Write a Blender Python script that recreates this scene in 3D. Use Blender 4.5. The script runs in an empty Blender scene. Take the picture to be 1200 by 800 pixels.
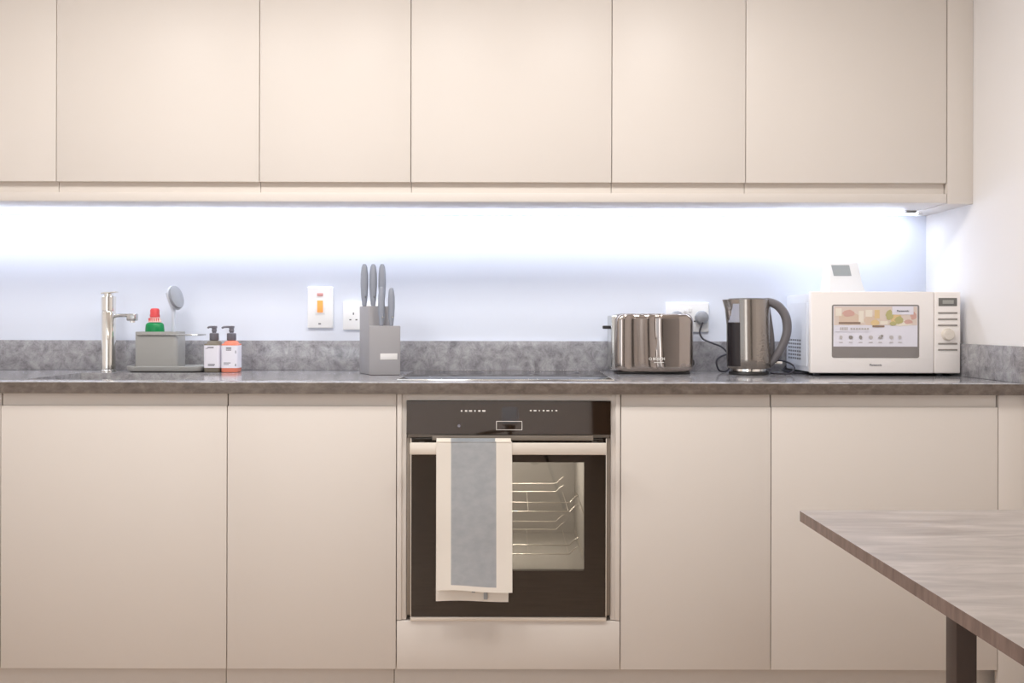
import bpy, bmesh, math, random
from mathutils import Vector, Matrix
random.seed(7)
C = bpy.context.scene.collection
PI = math.pi

# ------------------------------------------------------------------ view model
F, CX, CY, ZC, RHO = 1048.0, 600.0, 378.0, 1.124, 0.0021
def PX(px, py, d):
    return (px + RHO*(py-CY) - CX)/F*d
def PZ(px, py, d):
    return ZC - (py - RHO*(px-CX) - CY)/F*d
WALL_Y, BASE_Y, UP_Y, TOP_Z = 3.25, 2.62, 2.919, 0.950
RIGHT_X, LEFT_X, BACK_Y, CEIL_Z = 1.504, -2.35, -2.60, 2.45

# ------------------------------------------------------------------ materials
def lin(c):
    return tuple(((v/255)/12.92 if v/255 <= .04045 else ((v/255+.055)/1.055)**2.4) for v in c)
def mat(name, rgb, rough=.5, metal=0, spec=.5, coat=0, emit=None, es=0, trans=0, ior=1.45):
    m = bpy.data.materials.new(name); m.use_nodes = True
    b = m.node_tree.nodes['Principled BSDF']
    b.inputs['Base Color'].default_value = (*lin(rgb), 1)
    b.inputs['Roughness'].default_value = rough
    b.inputs['Metallic'].default_value = metal
    b.inputs['Specular IOR Level'].default_value = spec
    b.inputs['Coat Weight'].default_value = coat
    b.inputs['Coat Roughness'].default_value = .05
    b.inputs['Transmission Weight'].default_value = trans
    b.inputs['IOR'].default_value = ior
    if emit:
        b.inputs['Emission Color'].default_value = (*lin(emit), 1)
        b.inputs['Emission Strength'].default_value = es
    return m
def nodes(m):
    return m.node_tree.nodes, m.node_tree.links, m.node_tree.nodes['Principled BSDF']
def noise_color(m, stops, scale, detail=4, stretch=(1,1,1), rough=.55, dist=0.0):
    n, l, b = nodes(m)
    tc = n.new('ShaderNodeTexCoord'); mp = n.new('ShaderNodeMapping')
    mp.inputs['Scale'].default_value = stretch
    nz = n.new('ShaderNodeTexNoise'); nz.inputs['Scale'].default_value = scale
    nz.inputs['Detail'].default_value = detail; nz.inputs['Roughness'].default_value = rough
    nz.inputs['Distortion'].default_value = dist
    r = n.new('ShaderNodeValToRGB'); e = r.color_ramp.elements
    for i, (p, c) in enumerate(stops):
        x = e[i] if i < 2 else e.new(p)
        x.position = p; x.color = (*lin(c), 1)
    l.new(tc.outputs['Object'], mp.inputs['Vector']); l.new(mp.outputs['Vector'], nz.inputs['Vector'])
    l.new(nz.outputs['Fac'], r.inputs['Fac']); l.new(r.outputs['Color'], b.inputs['Base Color'])
    return mp, nz, r
def bump(m, scale, strength, dist=.001, kind='noise', stretch=None):
    n, l, b = nodes(m)
    tc = n.new('ShaderNodeTexCoord')
    t = n.new('ShaderNodeTexNoise' if kind == 'noise' else 'ShaderNodeTexVoronoi')
    t.inputs['Scale'].default_value = scale
    bp = n.new('ShaderNodeBump'); bp.inputs['Strength'].default_value = strength
    bp.inputs['Distance'].default_value = dist
    src = tc.outputs['Object']
    if stretch:
        mp = n.new('ShaderNodeMapping'); mp.inputs['Scale'].default_value = stretch
        l.new(src, mp.inputs['Vector']); src = mp.outputs['Vector']
    l.new(src, t.inputs['Vector'])
    l.new(t.outputs['Fac' if kind == 'noise' else 'Distance'], bp.inputs['Height'])
    l.new(bp.outputs['Normal'], b.inputs['Normal'])

M = {}
M['door'] = mat('beige_satin_lacquer', (222,215,207), .42, spec=.35)
M['carcass'] = mat('beige_carcass_board', (217,209,200), .5, spec=.3)
M['wall'] = mat('white_wall_paint', (236,233,231), .7, spec=.2); bump(M['wall'], 220, .05, .0005)
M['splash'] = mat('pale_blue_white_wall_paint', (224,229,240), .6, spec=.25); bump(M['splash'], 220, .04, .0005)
M['ceiling'] = mat('white_ceiling_paint', (240,238,235), .8)
M['floor'] = mat('oak_laminate', (150,120,95), .4)
noise_color(M['floor'], [(.3,(158,134,112)), (.7,(192,166,142))], 6, 5, (1,8,1))
# mottled polished stone
st = M['stone'] = mat('polished_grey_stone', (140,135,135), .12, spec=.5)
n, l, b = nodes(st)
mp, nz, rp = noise_color(st, [(.30,(112,110,114)), (.45,(148,146,149)), (.60,(172,171,173)), (.80,(204,202,201))], 26, 9, rough=.72, dist=.5)
vz = n.new('ShaderNodeTexVoronoi'); vz.inputs['Scale'].default_value = 190
vr = n.new('ShaderNodeValToRGB'); vr.color_ramp.elements[0].position = .05; vr.color_ramp.elements[1].position = .30
vr.color_ramp.elements[0].color = (.35,.33,.33,1); vr.color_ramp.elements[1].color = (1,1,1,1)
mx = n.new('ShaderNodeMix'); mx.data_type = 'RGBA'; mx.blend_type = 'MULTIPLY'; mx.inputs['Factor'].default_value = .6
l.new(mp.outputs['Vector'], vz.inputs['Vector']); l.new(vz.outputs['Distance'], vr.inputs['Fac'])
l.new(rp.outputs['Color'], mx.inputs['A']); l.new(vr.outputs['Color'], mx.inputs['B'])
l.new(mx.outputs['Result'], b.inputs['Base Color'])
M['stone_edge'] = mat('warm_shaded_stone_edge', (92,82,74), .4)  # same stone as the top; warm, dimmer room light painted in as darker brown
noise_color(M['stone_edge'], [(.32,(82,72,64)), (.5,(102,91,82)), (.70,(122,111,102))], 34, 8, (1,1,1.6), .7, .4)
M['steel'] = mat('brushed_steel', (200,200,198), .25, 1)
M['chrome'] = mat('polished_chrome', (238,235,228), .12, 1)
M['handle'] = mat('satin_aluminium', (232,224,212), .45, .25)
M['trim_dark'] = mat('dark_metal_trim', (136,126,115), .45, .1)
M['black_glass'] = mat('black_glass', (22,15,11), .03, spec=.8, ior=1.6)
M['fascia_glass'] = mat('black_mirror_glass', (42,29,19), .03, spec=.8, ior=1.75)
M['hob_glass'] = mat('black_ceramic_glass', (30,30,33), .05, spec=.8, ior=1.6)
M['black'] = mat('black_plastic', (36,34,34), .4)
M['grey_plastic'] = mat('grey_plastic', (140,140,140), .45)
M['dark_grey'] = mat('dark_grey_plastic', (88,88,92), .45)
M['pump_grey'] = mat('pump_grey', (112,110,118), .4)
M['plug_grey'] = mat('plug_grey', (150,152,158), .45)
M['caddy'] = mat('warm_grey_plastic', (158,157,154), .45)
M['white'] = mat('white_plastic', (238,238,238), .35)
M['mark_white'] = mat('printed_white', (225,222,215), .5)
M['mark_grey'] = mat('printed_grey', (120,118,125), .6)
M['green'] = mat('green_label', (14,140,78), .35)
M['red'] = mat('red_plastic', (226,82,84), .35)
M['pink'] = mat('pale_pink_plastic', (240,205,196), .35)
M['orange_liquid'] = mat('orange_soap', (228,132,106), .2)
M['olive_liquid'] = mat('dark_olive_soap', (124,116,103), .2)
M['label'] = mat('white_paper_label', (233,231,240), .5)
M['orange_rocker'] = mat('lit_orange_rocker', (240,150,80), .3, emit=(255,150,70), es=.5)
M['red_neon'] = mat('red_neon_lens', (222,160,155), .3)
M['knife_handle'] = mat('grey_soft_grip', (148,153,164), .5)
M['block'] = mat('grey_rubberised_block', (160,158,160), .55)
M['toaster'] = mat('dark_brown_gloss_metal', (170,160,153), .12, .9)
M['kettle'] = mat('dark_grey_gloss', (150,142,134), .16, .8)
bump_k = M['kettle_dimple'] = mat('dimpled_dark_gloss', (160,151,142), .2, .8); bump(bump_k, 150, .35, .002, 'vor')
M['kettle_handle'] = mat('dark_grey_satin', (110,106,108), .32)
M['gauge'] = mat('smoky_water_window', (44,40,42), .12, spec=.6)
M['gauge_top'] = mat('clear_water_window', (164,166,178), .12, spec=.6)
M['mw_front'] = mat('silver_grey_microwave_front', (249,244,240), .38, 0)
M['mw_body'] = mat('white_microwave_body', (226,229,236), .4)
M['mw_panel'] = mat('silver_control_panel', (247,241,236), .38, 0)
M['mw_glass'] = mat('grey_smoked_window', (140,134,131), .15)
M['mw_grey'] = mat('grey_print', (150,144,138), .5)
M['display'] = mat('grey_display', (116,114,110), .2)
M['display_light'] = mat('pale_lcd', (165,164,158), .3)
M['cream_cloth'] = mat('cream_cotton', (238,232,222), .9, spec=.1); bump(M['cream_cloth'], 900, .35, .0006)
gc = M['grey_cloth'] = mat('blue_grey_cotton', (166,172,180), .9, spec=.1)
noise_color(gc, [(.35,(166,170,174)), (.65,(177,180,183))], 30, 5, (1,1,1.4)); bump(gc, 900, .35, .0006)
M['enamel'] = mat('grey_oven_enamel', (172,168,162), .4)
M['wire'] = mat('chromed_wire', (205,199,188), .4, .6)
tw = M['table_wood'] = mat('grey_brown_wood_laminate', (148,130,122), .33, spec=.45)
noise_color(tw, [(.28,(136,126,118)), (.5,(156,146,138)), (.72,(178,168,160))], 5, 6, (.9,5,5), .58, .8)
te = M['table_edge'] = mat('wood_edge_band', (128,108,98), .4)
noise_color(te, [(.32,(104,86,78)), (.68,(140,120,110))], 16, 6, (6,3,.6), .6)
M['table_leg'] = mat('dark_brown_metal', (92,80,74), .4, .2)
M['door_wood'] = mat('dark_walnut_door', (46,34,27), .5)
M['led'] = mat('led_diffuser', (250,252,255), .5, emit=(222,232,255), es=11)
M['cord'] = mat('dark_cord_rubber', (52,50,58), .45)
M['tripod'] = mat('black_tripod_metal', (22,20,20), .5)
M['camera_grey'] = mat('pale_blue_grey_plastic', (214,226,240), .4)
for k, c in dict(food_tan=(222,200,180), food_brown=(150,126,110), food_green=(190,184,130), food_yellow=(228,200,150), food_cream=(240,231,216),
                 food_red=(214,172,160), food_peach=(226,210,198)).items():
    M[k] = mat('printed_' + k, c, .4)
# see-through oven window: tinted, mirror-like at grazing angles
og = bpy.data.materials.new('tinted_oven_glass'); og.use_nodes = True
n = og.node_tree.nodes; l = og.node_tree.links; n.remove(n['Principled BSDF'])
tr = n.new('ShaderNodeBsdfTransparent'); tr.inputs['Color'].default_value = (.80,.785,.76,1)
gl = n.new('ShaderNodeBsdfGlossy'); gl.inputs['Roughness'].default_value = .02
fr = n.new('ShaderNodeFresnel'); fr.inputs['IOR'].default_value = 1.6
mxs = n.new('ShaderNodeMixShader')
l.new(fr.outputs['Fac'], mxs.inputs['Fac']); l.new(tr.outputs['BSDF'], mxs.inputs[1]); l.new(gl.outputs['BSDF'], mxs.inputs[2])
l.new(mxs.outputs['Shader'], n['Material Output'].inputs['Surface'])
M['oven_glass'] = og

# ------------------------------------------------------------------ mesh helpers
def merge(bm, src, mtx=None, mi=None):
    if mtx is not None: bmesh.ops.transform(src, matrix=mtx, verts=src.verts)
    if mi is not None:
        for f in src.faces: f.material_index = mi
    me = bpy.data.meshes.new('tmp'); src.to_mesh(me); src.free()
    bm.from_mesh(me); bpy.data.meshes.remove(me)
def box(bm, x0, x1, y0, y1, z0, z1, bev=0, seg=2, mi=0, mtx=None):
    t = bmesh.new()
    v = [t.verts.new(p) for p in ((x0,y0,z0),(x1,y0,z0),(x1,y1,z0),(x0,y1,z0),(x0,y0,z1),(x1,y0,z1),(x1,y1,z1),(x0,y1,z1))]
    for f in ((0,3,2,1),(4,5,6,7),(0,1,5,4),(1,2,6,5),(2,3,7,6),(3,0,4,7)):
        t.faces.new([v[i] for i in f])
    if bev: bmesh.ops.bevel(t, geom=list(t.edges), offset=bev, segments=seg, profile=.5, affect='EDGES')
    merge(bm, t, mtx, mi)
    return bm
def vbox(bm, x0, x1, y0, y1, z0, z1, rad, seg=5, edge=0, mi=0):
    """box with rounded vertical edges; edge rounds the top and bottom rims a little"""
    poly = []
    for (cx, cy, a0) in ((x1-rad,y1-rad,0),(x0+rad,y1-rad,PI/2),(x0+rad,y0+rad,PI),(x1-rad,y0+rad,1.5*PI)):
        for i in range(seg+1):
            a = a0 + PI/2*i/seg
            poly.append((cx+rad*math.cos(a), cy+rad*math.sin(a)))
    cx, cy = (x0+x1)/2, (y0+y1)/2; hx, hy = (x1-x0)/2, (y1-y0)/2
    levels = [(z0,0),(z1,0)] if not edge else [(z0,-edge),(z0+edge*.3,-edge*.3),(z0+edge,0),(z1-edge,0),(z1-edge*.3,-edge*.3),(z1,-edge)]
    t = bmesh.new(); rings = []
    for z, o in levels:
        rings.append([t.verts.new((cx+(x-cx)*(hx+o)/hx, cy+(y-cy)*(hy+o)/hy, z)) for x, y in poly])
    for a, b in zip(rings, rings[1:]):
        for i in range(len(poly)):
            j = (i+1) % len(poly); t.faces.new((a[i],a[j],b[j],b[i]))
    t.faces.new(rings[0][::-1]); t.faces.new(rings[-1])
    merge(bm, t, None, mi); return bm
def lathe(bm, prof, seg=32, cx=0, cy=0, sx=1, sy=1, mi=0, mtx=None, cap=True):
    t = bmesh.new(); rings = []
    for r, z in prof:
        if r < 1e-6: rings.append([t.verts.new((cx,cy,z))])
        else: rings.append([t.verts.new((cx+r*sx*math.cos(2*PI*i/seg), cy+r*sy*math.sin(2*PI*i/seg), z)) for i in range(seg)])
    for a, b in zip(rings, rings[1:]):
        for i in range(seg):
            j = (i+1) % seg
            if len(a) == 1 and len(b) == 1: continue
            if len(a) == 1: t.faces.new((a[0],b[j],b[i]))
            elif len(b) == 1: t.faces.new((a[i],a[j],b[0]))
            else: t.faces.new((a[i],a[j],b[j],b[i]))
    if cap and len(rings[0]) > 1: t.faces.new(rings[0][::-1])
    if cap and len(rings[-1]) > 1: t.faces.new(rings[-1])
    merge(bm, t, mtx, mi); return bm
def spline(pts, k=8):
    P = [Vector(p) for p in pts]; P = [2*P[0]-P[1]] + P + [2*P[-1]-P[-2]]; out = []
    for i in range(1, len(P)-2):
        for s in range(k):
            t = s/k; a, b, c, d = P[i-1:i+3]
            out.append(.5*((2*b)+(c-a)*t+(2*a-5*b+4*c-d)*t*t+(3*b-a-3*c+d)*t**3))
    out.append(P[-2]); return out
def tube(bm, pts, r, seg=10, smooth=8, closed=False, flat=1.0, mi=0):
    P = spline(pts, smooth) if smooth else [Vector(p) for p in pts]
    t = bmesh.new(); rings = []; n_ = len(P); up = None
    for i, p in enumerate(P):
        d = (P[min(i+1,n_-1)] - P[max(i-1,0)]).normalized()
        if up is None:
            up = d.orthogonal().normalized() if abs(d.y) > .9 else (Vector((0,1,0)) - d*d.y).normalized()
        else: up = (up - d*up.dot(d)).normalized()
        side = d.cross(up)
        rr = r(i/(n_-1)) if callable(r) else r
        rings.append([t.verts.new(p + up*rr*flat*math.cos(2*PI*k/seg) + side*rr*math.sin(2*PI*k/seg)) for k in range(seg)])
    for a, b in zip(rings, rings[1:]):
        for k in range(seg):
            j = (k+1) % seg; t.faces.new((a[k],a[j],b[j],b[k]))
    t.faces.new(rings[0][::-1]); t.faces.new(rings[-1])
    merge(bm, t, None, mi); return bm
def prism(bm, poly, axis, a0, a1, mi=0):
    """poly in the two other axes (in x,y,z order), extruded along axis"""
    t = bmesh.new()
    def pt(u, v, a): return {'x':(a,u,v),'y':(u,a,v),'z':(u,v,a)}[axis]
    A = [t.verts.new(pt(u,v,a0)) for u, v in poly]; B = [t.verts.new(pt(u,v,a1)) for u, v in poly]
    t.faces.new(A[::-1]); t.faces.new(B)
    for i in range(len(poly)):
        j = (i+1) % len(poly); t.faces.new((A[i],A[j],B[j],B[i]))
    merge(bm, t, None, mi); return bm
def obj(name, bm, m, parent=None, world=False, angle=35):
    bmesh.ops.recalc_face_normals(bm, faces=bm.faces)
    if world and parent is not None:
        bmesh.ops.translate(bm, vec=-parent.location, verts=bm.verts)
    me = bpy.data.meshes.new(name); bm.to_mesh(me); bm.free()
    for x in (m if isinstance(m, (list, tuple)) else [m]): me.materials.append(x)
    for p in me.polygons: p.use_smooth = True
    me.set_sharp_from_angle(angle=math.radians(angle))
    o = bpy.data.objects.new(name, me); C.objects.link(o)
    if parent is not None: o.parent = parent
    return o
def tag(o, label=None, cat=None, group=None, kind=None):
    if label: o['label'] = label
    if cat: o['category'] = cat
    if group: o['group'] = group
    if kind: o['kind'] = kind
    return o
def thing(name, label, cat, loc=(0,0,0), rz=0, group=None):
    o = bpy.data.objects.new(name, None); C.objects.link(o)
    o.location = loc; o.rotation_euler = (0,0,rz); o.empty_display_size = .05
    return tag(o, label, cat, group)
def struct(name, bm, m):
    return tag(obj(name, bm, m), kind='structure')
def text(name, s, size, loc, m, parent, world=True, rot=(PI/2,0,0), bold=0, sx=1.0):
    cu = bpy.data.curves.new('lettering', 'FONT'); cu.body = s; cu.size = size; cu.extrude = .0002; cu.offset = bold
    cu.align_x = 'CENTER'; cu.align_y = 'CENTER'
    to = bpy.data.objects.new('tmp_text', cu); C.objects.link(to)
    dg = bpy.context.evaluated_depsgraph_get()
    me = bpy.data.meshes.new_from_object(to.evaluated_get(dg))
    C.objects.unlink(to); bpy.data.objects.remove(to)
    me.materials.clear(); me.materials.append(m)
    me.transform(Matrix.LocRotScale(Vector(loc) - (parent.location if world else Vector()), None, None) @ Matrix.Rotation(rot[2],4,'Z') @ Matrix.Rotation(rot[0],4,'X') @ Matrix.Diagonal((sx,1,1,1)))
    o = bpy.data.objects.new(name, me); C.objects.link(o); o.parent = parent
    return o
def nb(): return bmesh.new()

# ================================================================== THE ROOM
struct('floor', box(nb(), LEFT_X-.1, RIGHT_X+.1, BACK_Y-.1, WALL_Y+.1, -.1, 0), M['floor'])
struct('ceiling', box(nb(), LEFT_X-.1, RIGHT_X+.1, BACK_Y-.1, WALL_Y+.1, CEIL_Z, CEIL_Z+.1), M['ceiling'])
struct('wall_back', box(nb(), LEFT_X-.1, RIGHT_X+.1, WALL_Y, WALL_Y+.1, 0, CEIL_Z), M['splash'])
struct('wall_right', box(nb(), RIGHT_X, RIGHT_X+.1, BACK_Y, WALL_Y, 0, CEIL_Z), M['wall'])
VX0, VX1, VZ0, VZ1 = -2.25, -1.05, .12, 2.2  # opening for the added rear window
b = nb()
box(b, LEFT_X, VX0, BACK_Y-.1, BACK_Y, 0, CEIL_Z); box(b, VX1, RIGHT_X, BACK_Y-.1, BACK_Y, 0, CEIL_Z)
box(b, VX0, VX1, BACK_Y-.1, BACK_Y, 0, VZ0); box(b, VX0, VX1, BACK_Y-.1, BACK_Y, VZ1, CEIL_Z)
struct('wall_front', b, M['wall'])
b = nb()
for x in (VX0, VX1-.05): box(b, x, x+.05, BACK_Y-.08, BACK_Y-.02, VZ0, VZ1, .004)
for z in (VZ0, VZ1-.05): box(b, VX0, VX1, BACK_Y-.08, BACK_Y-.02, z, z+.05, .004)
struct('added_fill_window', b, M['white'])  # unseen window added behind the camera to bring in frontal fill light
# left wall with a real window opening
WY0, WY1, WZ0, WZ1 = -1.9, .9, .75, 2.2
b = nb()
box(b, LEFT_X-.1, LEFT_X, BACK_Y, WY0, 0, CEIL_Z); box(b, LEFT_X-.1, LEFT_X, WY1, WALL_Y, 0, CEIL_Z)
box(b, LEFT_X-.1, LEFT_X, WY0, WY1, 0, WZ0); box(b, LEFT_X-.1, LEFT_X, WY0, WY1, WZ1, CEIL_Z)
struct('wall_left', b, M['wall'])
b = nb()
for y in (WY0, (WY0+WY1)/2-.025, WY1-.05): box(b, LEFT_X-.08, LEFT_X-.02, y, y+.05, WZ0, WZ1, .004)
for z in (WZ0, WZ1-.05): box(b, LEFT_X-.08, LEFT_X-.02, WY0, WY1, z, z+.05, .004)
struct('window_1', b, M['white'])
b = nb(); box(b, .70, 1.48, BACK_Y, BACK_Y+.04, 0, 2.05, .004)
for z0, z1 in ((.15,.95),(1.05,1.9)): box(b, .82, 1.36, BACK_Y+.04, BACK_Y+.05, z0, z1, .004)
struct('door_1', b, M['door_wood'])

# ================================================================== BASE CABINETS
PLINTH = .108
CH_Z0 = .8785                                     # door top / start of finger channel
BX = [-2.158, -1.4975, -.834, -.3375, .319, .760, 1.425]
base_labels = {
 0: 'beige base cabinet at the far left end, cut off by the photo edge',
 1: 'wide beige base cabinet under the sink and tap, leftmost full door',
 2: 'narrow beige base cabinet directly left of the oven, below the soap bottles and switch',
 4: 'narrow beige base cabinet directly right of the oven, below the toaster',
 5: 'wide beige base cabinet under the kettle and microwave, behind the wooden table corner'}
for i in (0,1,2,4,5):
    x0, x1 = BX[i], BX[i+1]
    t = thing('base_cabinet', base_labels[i], 'cabinet', ((x0+x1)/2, (BASE_Y+WALL_Y)/2, PLINTH), 0, 'base cabinets under the worktop')
    b = nb(); top = .9155
    box(b, x0+.001, x0+.019, BASE_Y+.022, WALL_Y-.005, PLINTH, top); box(b, x1-.019, x1-.001, BASE_Y+.022, WALL_Y-.005, PLINTH, top)
    box(b, x0+.019, x1-.019, BASE_Y+.022, WALL_Y-.005, PLINTH, PLINTH+.018)
    box(b, x0+.019, x1-.019, WALL_Y-.02, WALL_Y-.005, PLINTH+.018, .70)
    obj('carcass', b, M['carcass'], t, True)
    obj('finger_channel', box(nb(), x0+.002, x1-.002, BASE_Y+.009, BASE_Y+.021, CH_Z0-.03, top), M['door'], t, True)
    obj('door', box(nb(), x0+.0012, x1-.0012, BASE_Y, BASE_Y+.008, PLINTH+.001, CH_Z0, .0012), M['door'], t, True)
# oven housing
x0, x1 = BX[3], BX[4]
t = thing('oven_housing', 'beige oven housing cabinet framing the built-in oven, with a shallow drawer below', 'cabinet', ((x0+x1)/2, (BASE_Y+WALL_Y)/2, PLINTH), 0, 'base cabinets under the worktop')
for a, bb in ((x0+.0015, x0+.029), (x1-.029, x1-.0015)):
    b = nb(); mid = (a+bb)/2
    lo, hi = (a, mid) if a < 0 else (mid, bb)
    box(b, a, bb, BASE_Y+.004, WALL_Y-.02, .253, .9155, .001)
    box(b, lo, hi, BASE_Y-.001, BASE_Y+.006, .253, .9155, .001)
    obj('side_panel', b, M['door'], t, True)
obj('top_rail', box(nb(), x0+.029, x1-.029, BASE_Y+.002, BASE_Y+.05, .8955, .9155, .001), M['door'], t, True)
obj('base_shelf', box(nb(), x0+.029, x1-.029, BASE_Y+.03, WALL_Y-.02, .232, .2505), M['carcass'], t, True)
obj('drawer', box(nb(), x0+.0015, x1-.0015, BASE_Y, BASE_Y+.02, PLINTH+.001, .2505, .0012), M['door'], t, True)
# filler and plinths
f = box(nb(), BX[6]+.0015, RIGHT_X-.0005, BASE_Y+.001, BASE_Y+.021, 0, .9155, .001)
tag(obj('filler_panel', f, M['door']), 'narrow beige floor-length filler strip between wide right base cabinet and right wall', 'panel')
PY = BASE_Y+.05
for (a, bb, lab) in ((-2.15, -.852, 'beige plinth board along the floor beneath the sink cabinet'),
                   (-.850, -.3505, 'short beige plinth board beneath the narrow cabinet left of the oven'),
                   (-.3485, 1.502, 'long beige plinth board running from the oven to the right filler strip')):
    tag(obj('plinth_board', box(nb(), a, bb, PY, PY+.016, 0, PLINTH-.001, .001), M['door']), lab, 'plinth', 'plinth boards')

# ================================================================== WORKTOP, UPSTANDS, SINK, HOB
SX0, SX1, SY0, SY1 = -1.475, -1.0, 2.70, 3.06
WF = 2.60
b = nb()
zb = .916
t_ = bmesh.new()
xs = [LEFT_X+.002, SX0, SX1, RIGHT_X-.001]; ys = [WF, SY0, SY1, WALL_Y-.001]
V = {}
for i, x in enumerate(xs):
    for j, y in enumerate(ys):
        for k, z in enumerate((zb, TOP_Z)): V[i,j,k] = t_.verts.new((x,y,z))
for i in range(3):
    for j in range(3):
        if (i,j) == (1,1): continue
        for k in (0,1): t_.faces.new((V[i,j,k],V[i+1,j,k],V[i+1,j+1,k],V[i,j+1,k]))
def side(p, q): t_.faces.new((V[p[0],p[1],0],V[q[0],q[1],0],V[q[0],q[1],1],V[p[0],p[1],1]))
for i in range(3): side((i,0),(i+1,0)); side((i,3),(i+1,3)); side((0,i),(0,i+1)); side((3,i),(3,i+1))
side((1,1),(2,1)); side((2,1),(2,2)); side((2,2),(1,2)); side((1,2),(1,1))
bmesh.ops.recalc_face_normals(t_, faces=t_.faces)
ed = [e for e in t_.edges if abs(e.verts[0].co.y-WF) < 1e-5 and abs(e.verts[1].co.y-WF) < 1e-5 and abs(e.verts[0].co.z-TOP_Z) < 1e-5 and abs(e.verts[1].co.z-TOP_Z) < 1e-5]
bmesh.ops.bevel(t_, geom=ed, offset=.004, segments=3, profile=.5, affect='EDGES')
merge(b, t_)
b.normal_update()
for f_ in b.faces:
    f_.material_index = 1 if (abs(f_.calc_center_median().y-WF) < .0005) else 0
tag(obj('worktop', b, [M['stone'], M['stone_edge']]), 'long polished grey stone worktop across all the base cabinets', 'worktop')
UPZ = 1.0577
tag(obj('stone_upstand', box(nb(), LEFT_X+.002, RIGHT_X-.021, WALL_Y-.0205, WALL_Y-.0005, TOP_Z+.0003, UPZ, .0015), M['stone']), 'long low grey stone upstand along the back wall behind the tap and appliances', 'upstand')
tag(obj('stone_upstand', box(nb(), RIGHT_X-.0205, RIGHT_X-.0005, WF+.005, WALL_Y-.0005, TOP_Z+.0003, UPZ, .0015), M['stone']), 'short grey stone upstand on the right wall beside the microwave', 'upstand')
# sink bowl under the cut-out
t = thing('kitchen_sink', 'stainless steel sink bowl set under the worktop cut-out in front of the tap', 'sink', ((SX0+SX1)/2, (SY0+SY1)/2, .735))
b = nb(); z0, z1 = .735, .9155; w = .0015
box(b, SX0-.004, SX1+.004, SY0-.004, SY1+.004, z0, z0+.002)
box(b, SX0-.006, SX0-.004, SY0-.006, SY1+.006, z0, z1); box(b, SX1+.004, SX1+.006, SY0-.006, SY1+.006, z0, z1)
box(b, SX0-.004, SX1+.004, SY0-.006, SY0-.004, z0, z1); box(b, SX0-.004, SX1+.004, SY1+.004, SY1+.006, z0, z1)
obj('bowl', b, M['steel'], t, True)
obj('drain', lathe(nb(), [(.045,z0+.002),(.045,z0+.004),(.03,z0+.005),(.028,z0+.003),(0,z0+.003)], 28, (SX0+SX1)/2, (SY0+SY1)/2), M['chrome'], t, True)
# hob
HX0, HX1, HY0, HY1 = -.343, .306, 2.668, 3.185
t = thing('ceramic_hob', 'flat black glass hob with thin steel edge set on the worktop above the oven', 'hob', ((HX0+HX1)/2, (HY0+HY1)/2, TOP_Z))
obj('glass_top', box(nb(), HX0+.003, HX1-.003, HY0+.003, HY1-.003, TOP_Z+.0004, TOP_Z+.005, .001), M['hob_glass'], t, True)
b = nb()
for a in ((HX0, HX1, HY0, HY0+.0028), (HX0, HX1, HY1-.0028, HY1)): box(b, *a, TOP_Z+.0004, TOP_Z+.0052, .0006)
for a in ((HX0, HX0+.0028, HY0+.003, HY1-.003), (HX1-.0028, HX1, HY0+.003, HY1-.003)): box(b, *a, TOP_Z+.0004, TOP_Z+.0052, .0006)
obj('steel_edge', b, M['chrome'], t, True)
for cx, cy, r in ((-.17,2.81,.09),(.14,2.81,.075),(-.17,3.04,.075),(.14,3.04,.09)):
    obj('cooking_zone', lathe(nb(), [(r-.003,TOP_Z+.0051),(r-.003,TOP_Z+.0053),(r,TOP_Z+.0053),(r,TOP_Z+.0051),(r-.003,TOP_Z+.0051)], 40, cx, cy, cap=False), M['mark_grey'], t, True)

# ================================================================== WALL CABINETS
UZ0, UD0, UZ1, UTOP = 1.5178, 1.5822, 1.5474, 2.35
UB = [(-171-600)/359.0] + [(p-600)/359.0 for p in (65.5,303.5,481,716.5,873.5,1109)]
up_labels = ['beige wall cabinet at the far left, cut off by the photo edge',
 'wide beige wall cabinet above the tap and dish caddy',
 'narrow beige wall cabinet above the orange-lit cooker switch',
 'wide beige wall cabinet directly above the oven and hob',
 'narrow beige wall cabinet above the toaster',
 'wide beige wall cabinet above the microwave, beside the right end panel']
for i in range(6):
    x0, x1 = UB[i], UB[i+1]
    t = thing('wall_cabinet', up_labels[i], 'cabinet', ((x0+x1)/2, (UP_Y+WALL_Y)/2, UZ1), 0, 'wall cabinets in a row')
    b = nb(); cy = UP_Y+.0225
    box(b, x0+.001, x1-.001, cy, WALL_Y-.001, UD0+.004, UTOP); box(b, x0+.001, x1-.001, UP_Y+.019, WALL_Y-.001, UZ1+.0005, UD0+.004)
    obj('carcass', b, M['carcass'], t, True)
    obj('door', box(nb(), x0+.0012, x1-.0012, UP_Y, UP_Y+.0205, UD0, UTOP, .0012), M['door'], t, True)
tag(obj('light_rail', box(nb(), UB[0], UB[6]+.0, UP_Y+.0005, WALL_Y-.001, UZ0, UZ1, .001), M['door']), 'long beige bottom rail running under all the wall cabinets, above the glowing light strip', 'rail')
b = box(nb(), UB[6]+.0025, RIGHT_X-.0005, UP_Y, WALL_Y-.001, UZ0-.003, UTOP, .001)
tag(obj('end_panel', b, M['door']), 'beige vertical end panel between the last wall cabinet and the right wall', 'panel')
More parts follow.
